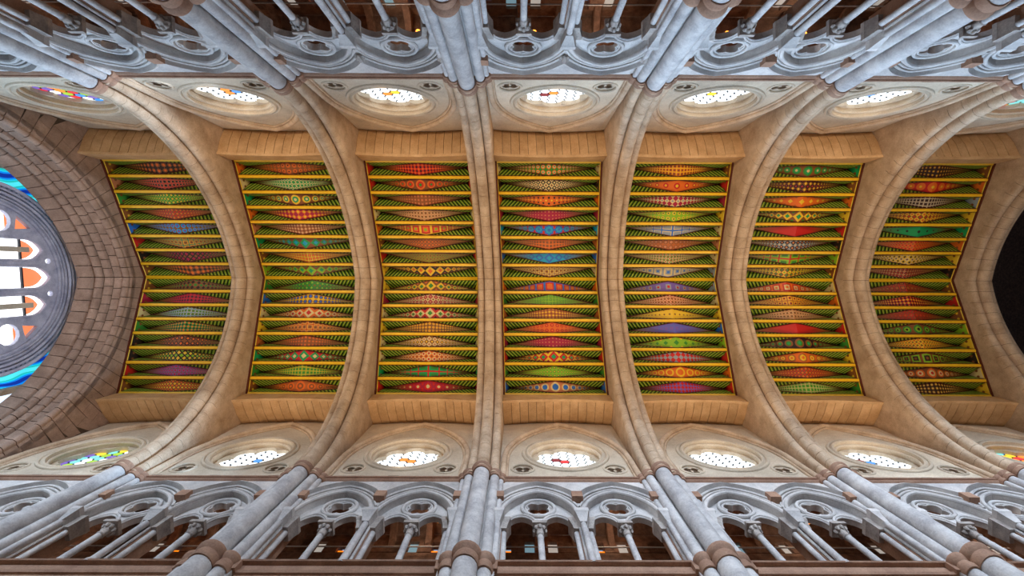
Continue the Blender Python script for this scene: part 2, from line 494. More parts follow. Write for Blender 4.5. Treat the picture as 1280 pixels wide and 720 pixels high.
# ------------------------------------------------------------------ painted ceilings
PAL = {'R': (205, 30, 24), 'O': (232, 110, 22), 'Y': (240, 196, 40), 'G': (54, 140, 44), 'D': (40, 24, 16), 'B': (40, 110, 205), 'T': (10, 165, 210), 'P': (120, 90, 180), 'K': (206, 128, 84), 'W': (224, 202, 142), 'M': (170, 20, 60), 'L': (140, 190, 30), 'N': (140, 80, 34), 'S': (150, 160, 170), 'E': (16, 160, 90), 'C': (190, 100, 40)}
pats = {}
def pattern_mat(spec):
    if spec in pats: return pats[spec]
    metric, n, cols = spec[0], min(int(spec[1]), 3), spec[2:]
    m, nt, p = newmat('painted_' + spec)
    N, L = nt.nodes, nt.links
    uv = N.new('ShaderNodeUVMap')
    mp = N.new('ShaderNodeVectorMath'); mp.operation = 'MULTIPLY'; mp.inputs[1].default_value = (n, n, 1)
    L.new(uv.outputs['UV'], mp.inputs[0])
    off = N.new('ShaderNodeVectorMath'); off.operation = 'ADD'; off.inputs[1].default_value = (0.5, 0.0 if n > 1 else 0.0, 0)
    L.new(mp.outputs[0], off.inputs[0])
    fr = N.new('ShaderNodeVectorMath'); fr.operation = 'FRACTION'; L.new(off.outputs[0], fr.inputs[0])
    su = N.new('ShaderNodeVectorMath'); su.operation = 'SUBTRACT'; su.inputs[1].default_value = (0.5, 0.5, 0); L.new(fr.outputs[0], su.inputs[0])
    ab = N.new('ShaderNodeVectorMath'); ab.operation = 'ABSOLUTE'; L.new(su.outputs[0], ab.inputs[0])
    sx = N.new('ShaderNodeSeparateXYZ'); L.new(ab.outputs[0], sx.inputs[0])
    def math_(op, a, b):
        k = N.new('ShaderNodeMath'); k.operation = op
        for i, q in enumerate((a, b)):
            if isinstance(q, (int, float)): k.inputs[i].default_value = q
            elif q is not None: L.new(q, k.inputs[i])
        return k.outputs[0]
    X, Y = sx.outputs['X'], sx.outputs['Y']
    if metric == 'd': v = math_('ADD', X, Y)                                            # lozenges
    elif metric == 'c':
        le = N.new('ShaderNodeVectorMath'); le.operation = 'LENGTH'; L.new(su.outputs[0], le.inputs[0]); v = math_('MULTIPLY', le.outputs['Value'], 1.9)   # discs
    elif metric == 's': v = math_('MULTIPLY', math_('MAXIMUM', X, Y), 2.0)              # squares
    elif metric == 'x': v = math_('MULTIPLY', math_('MINIMUM', X, Y), 3.4)              # crosses
    elif metric == 't': v = math_('MINIMUM', math_('MULTIPLY', math_('ADD', X, Y), 1.35), math_('MULTIPLY', math_('MAXIMUM', X, Y), 2.0))   # stars
    else: v = math_('MULTIPLY', math_('ABSOLUTE', math_('SUBTRACT', X, Y), None), 2.2)  # saltires
    r = N.new('ShaderNodeValToRGB'); r.color_ramp.interpolation = 'CONSTANT'
    stops = {2: (0, 0.55), 3: (0, 0.34, 0.66), 4: (0, 0.24, 0.5, 0.78)}[len(cols)]
    el = r.color_ramp.elements
    el[0].position = 0; el[0].color = srgb(*PAL[cols[0]])
    el[1].position = stops[1]; el[1].color = srgb(*PAL[cols[1]])
    for q in range(2, len(cols)):
        k = el.new(stops[q]); k.color = srgb(*PAL[cols[q]])
    L.new(v, r.inputs['Fac'])
    # the painted figures run out into plain ochre at the pointed ends
    s0 = N.new('ShaderNodeSeparateXYZ'); L.new(uv.outputs['UV'], s0.inputs[0])
    mr = N.new('ShaderNodeMapRange'); mr.inputs['From Min'].default_value = 1.5; mr.inputs['From Max'].default_value = 6.0; mr.inputs['To Max'].default_value = 0.75
    L.new(s0.outputs['X'], mr.inputs['Value'])
    mx = N.new('ShaderNodeMix'); mx.data_type = 'RGBA'; mx.inputs['B'].default_value = srgb(150, 120, 40)
    L.new(mr.outputs['Result'], mx.inputs['Factor']); L.new(r.outputs['Color'], mx.inputs['A'])
    L.new(mx.outputs['Result'], p.inputs['Base Color'])
    p.inputs['Roughness'].default_value = 0.5
    pats[spec] = m
    return m
# green boards with slanting stripes
def striped():
    m, nt, p = newmat('green_striped_boards')
    N, L = nt.nodes, nt.links
    uv = N.new('ShaderNodeUVMap'); sx = N.new('ShaderNodeSeparateXYZ'); L.new(uv.outputs['UV'], sx.inputs[0])
    fr = N.new('ShaderNodeMath'); fr.operation = 'FRACT'; L.new(sx.outputs['X'], fr.inputs[0])
    r = N.new('ShaderNodeValToRGB'); r.color_ramp.interpolation = 'CONSTANT'
    el = r.color_ramp.elements
    el[0].position = 0; el[0].color = srgb(10, 20, 3)
    el[1].position = 0.34; el[1].color = srgb(110, 170, 40)
    k = el.new(0.60); k.color = srgb(206, 206, 84)
    k = el.new(0.82); k.color = srgb(90, 140, 34)
    L.new(fr.outputs[0], r.inputs['Fac'])
    # towards the middle of the board the paint turns to ochre
    mx = N.new('ShaderNodeMix'); mx.data_type = 'RGBA'; mx.blend_type = 'MULTIPLY'
    mx.inputs['B'].default_value = srgb(232, 190, 110)
    L.new(sx.outputs['Y'], mx.inputs['Factor']); L.new(r.outputs['Color'], mx.inputs['A'])
    L.new(mx.outputs['Result'], p.inputs['Base Color']); p.inputs['Roughness'].default_value = 0.5
    return m
M['stripe'] = striped()

# pattern of every coffer, rows in order across the ceiling (metric, cells, colours from the middle outwards)
ROWS = {
 -3: 't2OND x3RKD d3YGL d3ONR c2RBTN x2ERYN d2MDN d2OND d2DNG d3RMD x3TWNG d3OGD t2ODN d2YDL s3MRPN d3ONY'.split(),
 -2: 'c2DOCN d3EWEG c1WEYN d2YOMM d3WKNN d1TENN x3YNO d1ELNG d2LGGN c2BBNY d1RWON x2RYKN s3OCN d1WERM x3YGLG c1ONOC'.split(),
 -1: 'd3ORD c1GRON s3KCN x3KWN s1LORY d3CNO x3GRLN d1OYDN d1GYNO d2KMWN d1GWRD c3OYN d2KWNY d2RWON x1REEG t1WRMR'.split(),
  0: 'c2EWOG d2WDWN d2DOOY s3KMM t1BTBR x3OCN d1TBTT x2NWYN s1OORB s3LGL d3NCY c2ORO s3KMM d1ERYM c3YGL c1BBWK'.split(),
  1: 's3NNOY c1YROO d2MMWS t2GYLL x1BWSS c2KKNC d3RWGR s1BSWS s1RSPP d3RWRG d2YYYN x2PBPP d1GLLY d2RRSS c1OOYO d3RRPP'.split(),
  2: 'c1WEGN d2YNDM d1YOOC d1EYNG x4RRR d2KDSW x1RLLG d2GNYL s1OWRO s2DOYC x3KWN x4RRR c1EGND c1OYCO d3ONR x3WGLG'.split(),
  3: 'c3YND c1YOOR x3WSND d2OYNR c1DEEE d3ROC d2DYWN t3RDK x2RNDC d3DRY d2RNRC c1DLGN d3OYN s1NDLN c1RWON c3WYND'.split(),
}
NC = 8
SLEN = math.hypot(YE, ZR - ZE)
ST = (YE / SLEN, (ZR - ZE) / SLEN)       # direction up the slope (y inwards, z)
HX = XM - GAP                            # half length of a ceiling bay
def slope_pt(s, x, t, d):
    # t: distance from the eave, d: height above the slope
    return (x, s * (YE - ST[0] * t + ST[1] * d), ZE + ST[1] * t + ST[0] * d)
PITCH = (SLEN - 0.06) / NC
BW = 0.072                               # half beam
A = HX - 0.09                            # coffer half length
DEP = 0.50
XV = A - 0.17
def coffer_meshes(s):
    t0, t1 = BW, PITCH - BW; tm = (t0 + t1) / 2
    mb = MB()
    for sx in (-1, 1):
        for ta, sg in ((t0, 1), (t1, -1)):
            n = 10; o = len(mb.v)
            # board from the beam edge up to the painted lozenge edge
            for k in range(n + 1):
                f = k / n
                xb = A * (1 - f)
                mb.v.append(slope_pt(s, sx * xb, ta, 0))
                mb.uv[len(mb.v) - 1] = (xb * 6.0 + 0.5, f ** 2 * 0.9)
                xt, tt, dt = XV * (1 - f), tm + (ta - tm) * f, DEP * (1 - f)
                mb.v.append(slope_pt(s, sx * xt, tt, dt))
                mb.uv[len(mb.v) - 1] = ((xt + 0.36 * (1 - f)) * 6.0 + 0.5, f ** 2 * 0.9)
            for k in range(n):
                a = o + 2 * k
                mb.f.append((a, a + 2, a + 3, a + 1) if k < n - 1 else (a, a + 2, a + 1))
    boards = mb.mesh('coffer', M['stripe'], smooth=False, recalc=False)
    mb = MB()
    h0 = t1 - t0
    cols = [0.0, 0.06, 0.13, 0.21, 0.29, 0.37, 0.45, 0.53, 0.61, 0.68, 0.75, 0.81, 0.87, 0.92, 0.96, 0.985]
    for sx in (-1, 1):
        o = len(mb.v)
        for c in cols:
            x = XV * c; hh = (1 - c) * h0 / 2
            u = -(XV / h0) * math.log(1 - c)
            for q in (-1, 0, 1):
                mb.v.append(slope_pt(s, sx * x, tm + q * hh, DEP * c - 0.012)); mb.uv[len(mb.v) - 1] = (u, 0.5 + q * 0.4999)
        for k in range(len(cols) - 1):
            for q in (0, 1):
                a = o + 3 * k + q
                mb.f.append((a, a + 3, a + 4, a + 1))
    lo = mb.v, mb.f, mb.uv
    mb = MB()
    for sx in (-1, 1):
        for q in (-1, 1):
            mb.rings([[slope_pt(s, sx * XV * c, tm + q * (1 - c) * h0 / 2 + w, DEP * c + d) for w, d in ((-0.016, -0.04), (0.016, -0.04), (0.016, 0.01), (-0.016, 0.01))] for c in (0.0, 1.0)])
    for sx in (-1, 1):
        for ta in (t0, t1):
            mb.rings([[slope_pt(s, sx * (x + w), t, d + e) for w, e in ((-0.014, -0.02), (0.014, -0.02), (0.014, 0.01), (-0.014, 0.01))] for x, t, d in ((A, ta, 0), (XV, tm, DEP))])
    lo = lo + (mb.mesh('edge_line', M['frame'], smooth=False),)
    mb = MB()
    mb.v = [slope_pt(s, A, t0, 0), slope_pt(s, A, t1, 0), slope_pt(s, XV, tm, DEP)]; mb.f = [(0, 1, 2)]
    mb.uv = {0: (-0.35, 0.0), 1: (-0.35, 1.0), 2: (0.75, 0.5)}
    er = mb.v, mb.f, dict(mb.uv)
    el = [slope_pt(s, -A, t0, 0), slope_pt(s, -A, t1, 0), slope_pt(s, -XV, tm, DEP)], [(0, 2, 1)], dict(mb.uv)
    return boards, lo, er, el
def from_parts(t, name, mat):
    mb = MB(); mb.v, mb.f, mb.uv = list(t[0]), list(t[1]), t[2]
    return mb.mesh(name, mat, smooth=False, recalc=False)
CD = {s: coffer_meshes(s) for s, nm in SIDES}
beamme, beamline = {}, {}
for s, nm in SIDES:
    mb = MB(); mb.rings([[slope_pt(s, x, t, d) for t, d in ((-BW, 0.02), (-BW, -0.03), (-BW * 0.6, -0.09), (BW * 0.6, -0.09), (BW, -0.03), (BW, 0.02))] for x in (-A, A)])
    beamme[s] = mb.mesh('beam', M['gold'], smooth=False)
    mb = MB()
    for t in (-BW * 1.05, BW * 1.05): mb.rings([[slope_pt(s, x, t + a, d) for a, d in ((-0.012, 0.0), (-0.012, -0.045), (0.012, -0.045), (0.012, 0.0))] for x in (-A, A)])
    beamline[s] = mb.mesh('beam_edge_line', M['frame'], smooth=False)
CEIL_LABEL = {
 -3: 'dim painted coffered ceiling next to the rose window',
 -2: 'painted coffered ceiling with green and orange lozenges, second bay from the rose window',
 -1: 'painted coffered ceiling with mostly brown and orange lozenges, third bay from the rose window',
 0: 'painted coffered ceiling with bright blue and magenta lozenges, fourth bay from the rose window',
 1: 'painted coffered ceiling with pale blue and violet lozenges, fifth bay from the rose window',
 2: 'painted coffered ceiling with two plain red lozenges, sixth bay from the rose window',
 3: 'dim painted coffered ceiling with a green lozenge next to the dark crossing'}
for b in BAYS:
    c = empty('painted_ceiling', (b * P + XM, 0, 0), CEIL_LABEL[b], 'ceiling', 'painted ceiling bays')
    rows = ROWS[b]
    for s, nm in SIDES:
        boards, lo, er, el = CD[s]
        for k in range(NC):
            # k counts from the eave
            row = k if s < 0 else 15 - k
            spec = rows[row]
            off = slope_pt(s, 0, 0.03 + k * PITCH, 0); base = slope_pt(s, 0, 0, 0)
            d = (0, off[1] - base[1], off[2] - base[2])
            cf = link('coffer', boards, c, d)
            pm = pattern_mat(spec)
            link('painted_lozenge', from_parts(lo, 'painted_lozenge', pm), cf); link('edge_line', lo[3], cf)
            main = spec[3] if len(spec) > 3 else spec[2]
            em = pattern_mat('t2' + ('N' if main != 'N' else 'Y') + main + main)
            link('end_triangle', from_parts(er, 'end_triangle', em), cf)
            link('end_triangle', from_parts(el, 'end_triangle', em), cf)
            if k > 0:
                bo = link('beam', beamme[s], c, d); link('beam_edge_line', beamline[s], bo)
        # border: gold fillet and dark red outer frame
    fb = MB(); fg = MB()
    for s, nm in SIDES:
        for sx in (-1, 1):
            fb.rings([[slope_pt(s, sx * x, t, dd) for x, dd in ((HX + 0.01, 0.05), (HX + 0.01, -0.10), (HX - 0.07, -0.10), (HX - 0.07, 0.05))] for t in (-0.05, SLEN + 0.03)])
            fg.rings([[slope_pt(s, sx * x, t, dd) for x, dd in ((HX - 0.07, 0.05), (HX - 0.07, -0.04), (A, -0.02), (A, 0.05))] for t in (0.0, SLEN + 0.02)])
        fb.rings([[slope_pt(s, x, t, dd) for t, dd in ((-0.06, 0.05), (-0.06, -0.10), (0.0, -0.10), (0.0, 0.05))] for x in (-HX, HX)])
        fg.rings([[slope_pt(s, x, t, dd) for t, dd in ((0.0, 0.05), (0.0, -0.085), (0.085, -0.06), (0.085, 0.05))] for x in (-HX + 0.05, HX - 0.05)])
    rg = MB(); rg.rings([[(x, -0.075, ZR - 0.03), (x, 0.0, ZR - 0.10), (x, 0.075, ZR - 0.03), (x, 0.0, ZR + 0.1)] for x in (-A, A)])
    fb.build('outer_frame', M['frame'], c, smooth=False); fg.build('gold_fillet', M['goldline'], c, smooth=False); rg.build('ridge_beam', M['gold'], c, smooth=False)
# unseen roof slab added above the coffers to block leaking daylight
mb = MB(); mb.rings([[(x, -6.95, 23.06), (x, 6.95, 23.06), (x, 6.95, 23.4), (x, -6.95, 23.4)] for x in (-18.6, 22.6)])
tag(mb.build('ceiling', M['mortar'], smooth=False), 'unseen roof slab added above the painted ceilings to block daylight', None, None, 'structure')

# ------------------------------------------------------------------ wall shafts
CY = 5.83
SHAFTS = [(0.0, CY, 0.235, 'main_shaft'), (-0.39, 5.97, 0.135, 'side_shaft'), (0.39, 5.97, 0.135, 'side_shaft'), (-0.58, 6.05, 0.075, 'slender_shaft'), (0.58, 6.05, 0.075, 'slender_shaft')]
def ring_prof(r, z, h, k):
    return [(r * 0.98, z - h), (r + 0.035 * k, z - h), (r + 0.055 * k, z - h * 0.75), (r + 0.035 * k, z - h * 0.5), (r + 0.03 * k, z - h * 0.4), (r + 0.075 * k, z - h * 0.2), (r + 0.085 * k, z), (r + 0.07 * k, z + h * 0.12), (r * 0.98, z + h * 0.14)]
for s, nm in SIDES:
    cache = []
    for x, y, r, nme in SHAFTS:
        mb = MB(); mb.lathe(x, s * y, [(r, ZL + 0.02), (r, ZS - 0.05)], 20 if r > 0.1 else 12)
        cache.append((nme, mb.mesh(nme, M['shaft']), None))
        if r > 0.1:
            mb = MB(); mb.lathe(x, s * (y + 0.02), [(r * 1.12, FLOOR), (r * 1.12, ZL - 0.3)], 20)
            cache.append(('lower_shaft', mb.mesh('lower_shaft', M['shaft']), None))
    mb = MB()
    for x, y, r, nme in SHAFTS: mb.lathe(x, s * y, ring_prof(r, ZS + 0.07, 0.26, 1.1), 20)
    cache.append(('capital_ring', mb.mesh('capital_ring', M['mould']), None))
    mb = MB()
    for x, y, r, nme in SHAFTS[:3]: mb.lathe(x, s * y, ring_prof(r, ZL - 0.02, 0.40, 1.15), 20)
    mb.box(-0.66, 0.66, min(s * 5.95, s * 6.12), max(s * 5.95, s * 6.12), ZL - 0.30, ZL - 0.02)
    cache.append(('annulet', mb.mesh('annulet', M['mould']), None))
    mb = MB(); mb.box(-0.62, 0.62, min(s * 6.0, s * 6.6), max(s * 6.0, s * 6.6), ZL - 0.02, ZS + 0.05)
    cache.append(('backing_pier', mb.mesh('backing_pier', M['trif']), None))
    mb = MB(); mb.box(-0.60, 0.60, min(s * 6.0, s * 6.9), max(s * 6.0, s * 6.9), FLOOR, ZL - 0.3)
    cache.append(('lower_pier', mb.mesh('lower_pier', M['shaft']), None))
    for i in range(-3, 5):
        if i == -3: lab = 'clustered stone wall shaft carrying the arch in front of the rose window'
        elif i == 4: lab = 'clustered stone wall shaft carrying the arch before the dark crossing'
        else: lab = 'clustered stone wall shaft with ringed capital, %s from the rose window end' % ORD[i + 3]
        e = empty('wall_shaft', (i * P, 0, 0), lab, 'column', 'pair of wall shafts %d' % (i + 4))
        for nme, me, _ in cache: link(nme, me, e)

# ------------------------------------------------------------------ gallery arches (triforium)
ZSP = 12.30
UX = (1.65, 3.85)
def trif_cache(s):
    out = []
    fn = lambda a, b, d: (a, s * (YW + d), b)
    # wall pierced by the main arch
    mb = MB()
    ar = pointed(1.0, 1.40, ZSP, 12)
    lo = [(-1.1, ZS - 0.1), (-1.1, ZSP), (-1.0, ZSP)] + ar[1:-1] + [(1.0, ZSP), (1.1, ZSP), (1.1, ZS - 0.1)]
    mb.plate([lo], fn, 0.0, 0.45)
    out.append(('arch_wall', mb.mesh('arch_wall', M['trif']), None))
    # archivolt rolls and hood mould
    c = 0.43
    def arcoff(dr, zmin=ZSP):
        p = pointed(1.0 + dr, 1.40 + dr, ZSP, 18)
        return [q for q in p if q[1] >= zmin - 1e-6 and abs(q[0]) < 1.09]
    mb = MB()
    sweep(mb, arcoff(0.03), rollprof(0.055, -0.02, 8), fn)
    sweep(mb, arcoff(0.03), rollprof(0.03, 0.09, 6), fn)
    sweep(mb, arcoff(0.15, 12.72), rollprof(0.032, -0.03, 8), fn)
    out.append(('archivolt', mb.mesh('archivolt', M['trif']), None))
    mb = MB()
    sweep(mb, arcoff(0.25, 12.95), [(0.03, 0.02), (0.035, -0.07), (0.0, -0.10), (-0.035, -0.07), (-0.03, 0.02)], fn)
    sweep(mb, arcoff(0.37, 13.22), [(0.06, 0.02), (0.07, -0.14), (0.0, -0.17), (-0.02, -0.08), (-0.03, 0.02)], fn)
    out.append(('hood_mould', mb.mesh('hood_mould', M['trif']), None))
    # tracery plate: two lancets and an oculus
    mb = MB()
    la = pointed(0.36, 0.46, 12.22, 7)
    L1 = [(x - 0.475, z) for x, z in la]; L2 = [(x + 0.475, z) for x, z in la]
    top = pointed(1.04, 1.44, ZSP - 0.05, 12)
    lo = [(-1.04, 12.1)] + [(-0.835, 12.1)] + L1 + [(-0.115, 12.1), (0.115, 12.1)] + L2 + [(0.835, 12.1), (1.04, 12.1)] + top[::-1]
    mb.plate([lo, foil(0, 13.06, 0.18, 0.165, 4, 8, PI / 4)], fn, 0.20, 0.36)
    out.append(('tracery', mb.mesh('tracery', M['trif']), None))
    for sx in (-1, 1):
        mb = MB()
        sweep(mb, [(x * 1.12 + sx * 0.475, 12.2 + (z - 12.2) * 1.12) for x, z in la], rollprof(0.04, 0.18, 8), fn)
        sweep(mb, [(x * 1.02 + sx * 0.475, z) for x, z in la], rollprof(0.025, 0.20, 6), fn)
        out.append(('lancet_moulding', mb.mesh('lancet_moulding', M['trif']), None))
    mb = MB()
    sweep(mb, circ(0, 13.06, 0.45, 32), rollprof(0.05, 0.16, 8), fn, True)
    sweep(mb, circ(0, 13.06, 0.36, 32), rollprof(0.025, 0.18, 6), fn, True)
    sweep(mb, foil(0, 13.06, 0.18, 0.18, 4, 8, PI / 4), rollprof(0.02, 0.19, 6), fn, True)
    out.append(('oculus_ring', mb.mesh('oculus_ring', M['trif']), None))
    # middle colonnette
    yy = s * (YW + 0.22)
    mb = MB(); mb.lathe(0, yy, [(0.125, ZL), (0.125, ZL + 0.08), (0.10, ZL + 0.14), (0.08, ZL + 0.2), (0.08, 11.75)], 14)
    out.append(('colonnette', mb.mesh('colonnette', M['shaft']), [
        ('capital', None)]))
    cp = MB(); cp.lathe(0, yy, [(0.085, 11.7), (0.105, 11.73), (0.09, 11.77), (0.10, 11.9), (0.15, 12.04), (0.155, 12.06)], 12)
    for a in range(8):
        t = a * PI / 4
        cp.lathe(0.14 * math.cos(t), yy + 0.14 * math.sin(t), [(0.01, 11.9), (0.045, 11.95), (0.05, 12.0), (0.02, 12.05)], 6)
    cp.box(-0.19, 0.19, yy - 0.19, yy + 0.19, 12.05, 12.16)
    out[-1] = ('colonnette', out[-1][1], [('capital', cp.mesh('capital', M['carved']))])
    # jamb responds with their capitals on both sides
    for sx in (-1, 1):
        mb = MB()
        for dx, dy, r in ((0.92, 0.20, 0.07), (1.015, 0.08, 0.035)):
            mb.lathe(sx * dx, s * (YW + dy), [(r * 1.5, ZL), (r * 1.5, ZL + 0.08), (r, ZL + 0.14), (r, 11.85)], 12)
        cp = MB()
        cp.rings([[(sx * x, s * y, z) for x, y in ((0.92 - w, YW + 0.1 - w * .6), (1.08, YW + 0.1 - w * .6), (1.08, YW + 0.42), (0.92 - w, YW + 0.42))] for w, z in ((0.07, 11.82), (0.09, 11.95), (0.15, 12.14), (0.17, 12.16), (0.17, 12.28))])
        out.append(('jamb_shaft', mb.mesh('jamb_shaft', M['shaft']), [('capital', cp.mesh('capital', M['carved']))]))
        mb = MB(); mb.box(min(sx * 0.97, sx * 1.1), max(sx * 0.97, sx * 1.1), min(s * (YW + 0.12), s * (YW + 0.6)), max(s * (YW + 0.12), s * (YW + 0.6)), ZL, ZSP)
        out.append(('jamb', mb.mesh('jamb', M['mould']), None))
    return out
gl = 1
for s, nm in SIDES:
    cache = trif_cache(s)
    # responds shared by two neighbouring arches
    def respond():
        mb = MB(); mb.lathe(0, s * (YW - 0.03), [(0.11, ZL), (0.11, ZL + 0.08), (0.078, ZL + 0.15), (0.078, 11.9)], 14)
        cp = MB(); cp.rings([[(x, s * y, z) for x, y in ((-w, YW - 0.03 - w), (w, YW - 0.03 - w), (w, YW + 0.2), (-w, YW + 0.2))] for w, z in ((0.085, 11.84), (0.10, 11.9), (0.17, 12.18), (0.19, 12.20), (0.19, 12.34))])
        ls = MB()
        w = 0.15
        ls.box(-w, w, min(s * (YW - 0.20), s * (YW + 0.02)), max(s * (YW - 0.20), s * (YW + 0.02)), 13.02, 13.34)
        fo = MB()
        for a in range(7):
            t = -PI / 2 + (a - 3) * 0.55
            fo.lathe(0.10 * math.cos(t), s * (YW - 0.06), [(0.01, 13.18 + 0.12 * math.sin(t)), (0.055, 13.22 + 0.12 * math.sin(t)), (0.05, 13.28 + 0.12 * math.sin(t)), (0.01, 13.32 + 0.12 * math.sin(t))], 7)
        fo.lathe(0, s * (YW - 0.09), [(0.01, 13.0), (0.06, 13.1), (0.09, 13.25), (0.05, 13.36), (0.01, 13.4)], 8)
        return mb.mesh('respond_shaft', M['shaft']), cp.mesh('capital', M['trif']), ls.mesh('label_stop', M['mould']), fo.mesh('label_stop', M['carved'])
    rs, cpm, lsm, fom = respond()
    for b in BAYS:
        for ui, ux in enumerate(UX):
            where = '%s bay from the rose window' % ORD[b + 3]
            e = empty('gallery_arch', (b * P + ux, 0, 0), 'twin-lancet gallery arch with quatrefoil, %s, half %s the rose' % (where, ('nearer', 'farther from')[ui]), 'arch', 'gallery arches in the %s, half %s it' % (where, ('nearer', 'farther from')[ui]))
            for nme, me, subs in cache:
                o = link(nme, me, e)
                for sn, sm in (subs or []): link(sn, sm, o)
        for x in (0.55, 2.75, 4.95):
            e = empty('respond', (b * P + x, 0, 0), 'slender respond %s, %s' % ('between two gallery arches' if x == 2.75 else ('beside wall shaft on the rose side' if x < 1 else 'beside wall shaft away from the rose'), where), 'column', 'responds at %.2f in the %s' % (x, where))
            link('respond_shaft', rs, e); link('capital', cpm, e)
            link('label_stop', fom if (s < 0 and b in (-1, 0) and x != 0.55) else lsm, e)
    # gallery behind the arches
    g = MB()
    xa, xb = -3 * P - 1, 4 * P + 0.5
    y0, y1 = YW + 0.46, YW + 1.75
    def bx(m, x0, x1, ya, yb, z0, z1): m.box(x0, x1, min(s * ya, s * yb), max(s * ya, s * yb), z0, z1)
    gw = empty('wall_gallery_' + nm, (0, 0, 0), 'dark gallery behind the traceried arches', None, None, 'structure')
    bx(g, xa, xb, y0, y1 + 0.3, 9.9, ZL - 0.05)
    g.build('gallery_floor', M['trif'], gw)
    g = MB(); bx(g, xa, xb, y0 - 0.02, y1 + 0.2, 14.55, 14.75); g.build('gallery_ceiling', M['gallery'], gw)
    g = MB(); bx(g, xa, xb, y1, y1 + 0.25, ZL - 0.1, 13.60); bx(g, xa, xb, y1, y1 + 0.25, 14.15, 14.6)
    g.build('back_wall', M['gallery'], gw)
    g = MB(); bx(g, 0, P, y1 - 0.25, y1 - 0.22, 13.47, 13.50); rail = g.mesh('rail', M['trif'])
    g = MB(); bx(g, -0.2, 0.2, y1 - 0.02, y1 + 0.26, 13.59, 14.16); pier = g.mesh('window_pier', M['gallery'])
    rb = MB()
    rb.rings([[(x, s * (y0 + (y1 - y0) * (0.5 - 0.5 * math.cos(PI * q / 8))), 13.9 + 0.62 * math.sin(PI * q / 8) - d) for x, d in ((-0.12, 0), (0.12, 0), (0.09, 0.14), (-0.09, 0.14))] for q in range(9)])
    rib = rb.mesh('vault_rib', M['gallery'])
    pn = MB(); bx(pn, -0.22, 0.22, y1 + 0.08, y1 + 0.1, 13.61, 14.14)
    pme = {k: pn.mesh('gallery_pane_' + k, glass('gallery_glass_' + k, {'W': srgb(214, 206, 196), 'O': srgb(250, 130, 20), 'T': srgb(150, 190, 205)}[k], {'W': 0.35, 'O': 0.9, 'T': 0.3}[k]), smooth=False) for k in 'WOT'}
    pn = MB(); bx(pn, -0.16, 0.16, y1 + 0.08, y1 + 0.1, 13.61, 13.80); pme['O'] = pn.mesh('gallery_pane_lit', pme['O'].materials[0], smooth=False)
    for b in BAYS:
        link('rail', rail, gw, (b * P, 0, 0))
        for q in range(8):
            link('window_pier', pier, gw, (b * P + (q + 0.5) * P / 8, 0, 0))
        for q in range(8):
            x = b * P + q * P / 8 + (0.02)
            k = 'WOTWTOWT'[(q + b) % 8]
            if q in (1, 2, 3, 5, 6): link('gallery_pane', pme[k], gw, (x, 0, 0))
            else:
                link('window_pier', pier, gw, (x, 0, 0)); link('window_pier', pier, gw, (x + 0.25, 0, 0))
        for x in (0.0, 1.65, 2.75, 3.85): link('vault_rib', rib, gw, (b * P + x, 0, 0))
    # outer back of the clerestory so no daylight leaks in
    g = MB(); bx(g, xa, xb, YW + 0.62, YW + 0.8, 14.7, 23.2); g.build('outer_skin', M['mortar'], gw)

# ------------------------------------------------------------------ rose window wall
XR = -18.4
RC = 17.6
we = empty('wall_west', (XR, 0, 0), 'end wall with the great rose window', None, None, 'structure')
fe = lambda a, b, d: (d, a, b)
mb = MB(); mb.plate([[(-7.2, FLOOR), (7.2, FLOOR), (7.2, 13.0), (-7.2, 13.0)]], fe, -0.4, 0.1); mb.build('lower_wall', M['wall'], we)
rose = empty('window_%d' % wn, (XR, 0, RC), 'great rose window with stone tracery, white and orange glass', None, None, 'structure')
ringspec = [(3.64, 0.07, 0.26), (3.48, 0.045, 0.22), (3.35, 0.055, 0.18), (3.21, 0.045, 0.14), (3.10, 0.04, 0.13), (2.99, 0.05, 0.08)]
for r, t, d in ringspec:
    mb = MB(); sweep(mb, circ(0, 0, r, 72), rollprof(t, d, 8), fe, True); mb.build('ring_moulding', M['rose'], rose)
mb = MB(); mb.plate([circ(0, 0, 3.72, 72), circ(0, 0, 2.95, 72)], fe, -0.12, 0.10); mb.build('ring_wall', M['rose'], rose)
mb = MB()
for k in range(120):
    a = 2 * PI * k / 120; r = 3.54
    c0, s0 = math.cos(a), math.sin(a)
    mb.rings([[(x, r_ * c0 - w * s0, r_ * s0 + w * c0) for r_, w in ((r - 0.05, -0.05), (r + 0.05, -0.05), (r + 0.05, 0.05), (r - 0.05, 0.05))] for x in (0.08, 0.2)])
o = mb.build('dentils', M['rose'], rose); o['kind'] = 'stuff'
loops = [circ(0, 0, 2.98, 72)]
def lancet_loop(yc, w, tip):
    r = w * 1.9; c = r - w; h = math.sqrt(r * r - c * c); z0 = tip - h
    up = [(-c + r * math.cos(math.acos(c / r) * k / 7), z0 + r * math.sin(math.acos(c / r) * k / 7)) for k in range(8)]
    half = up + [(-x, z) for x, z in up[-2::-1]]
    return [(yc + x, z) for x, z in half] + [(yc - x, -z) for x, z in half]
loops.append(lancet_loop(0, 0.46, 2.68))
for q in (-1, 1): loops.append(lancet_loop(q * 1.12, 0.44, 2.42))
for qy in (-1, 1):
    for qz in (-1, 1):
        loops.append([(qy * 1.98, qz * 1.98), (qy * 2.44, qz * 1.46), (qy * 2.18, qz * 1.40), (qy * 1.90, qz * 1.36)])
        loops.append(circ(qy * 0.68, qz * 2.60, 0.12, 10))
        loops.append([(qy * 2.2 + 0.42 * math.cos(a) * qy, qz * 0.82 + 0.42 * math.sin(a) * qz) for a in [2 * PI * k / 14 for k in range(14)]])
mb = MB(); mb.plate(loops, fe, -0.14, 0.02); mb.build('tracery', M['rose'], rose)
mb = MB()
for l in loops[1:4]: sweep(mb, l, rollprof(0.05, 0.01, 6), fe, True)
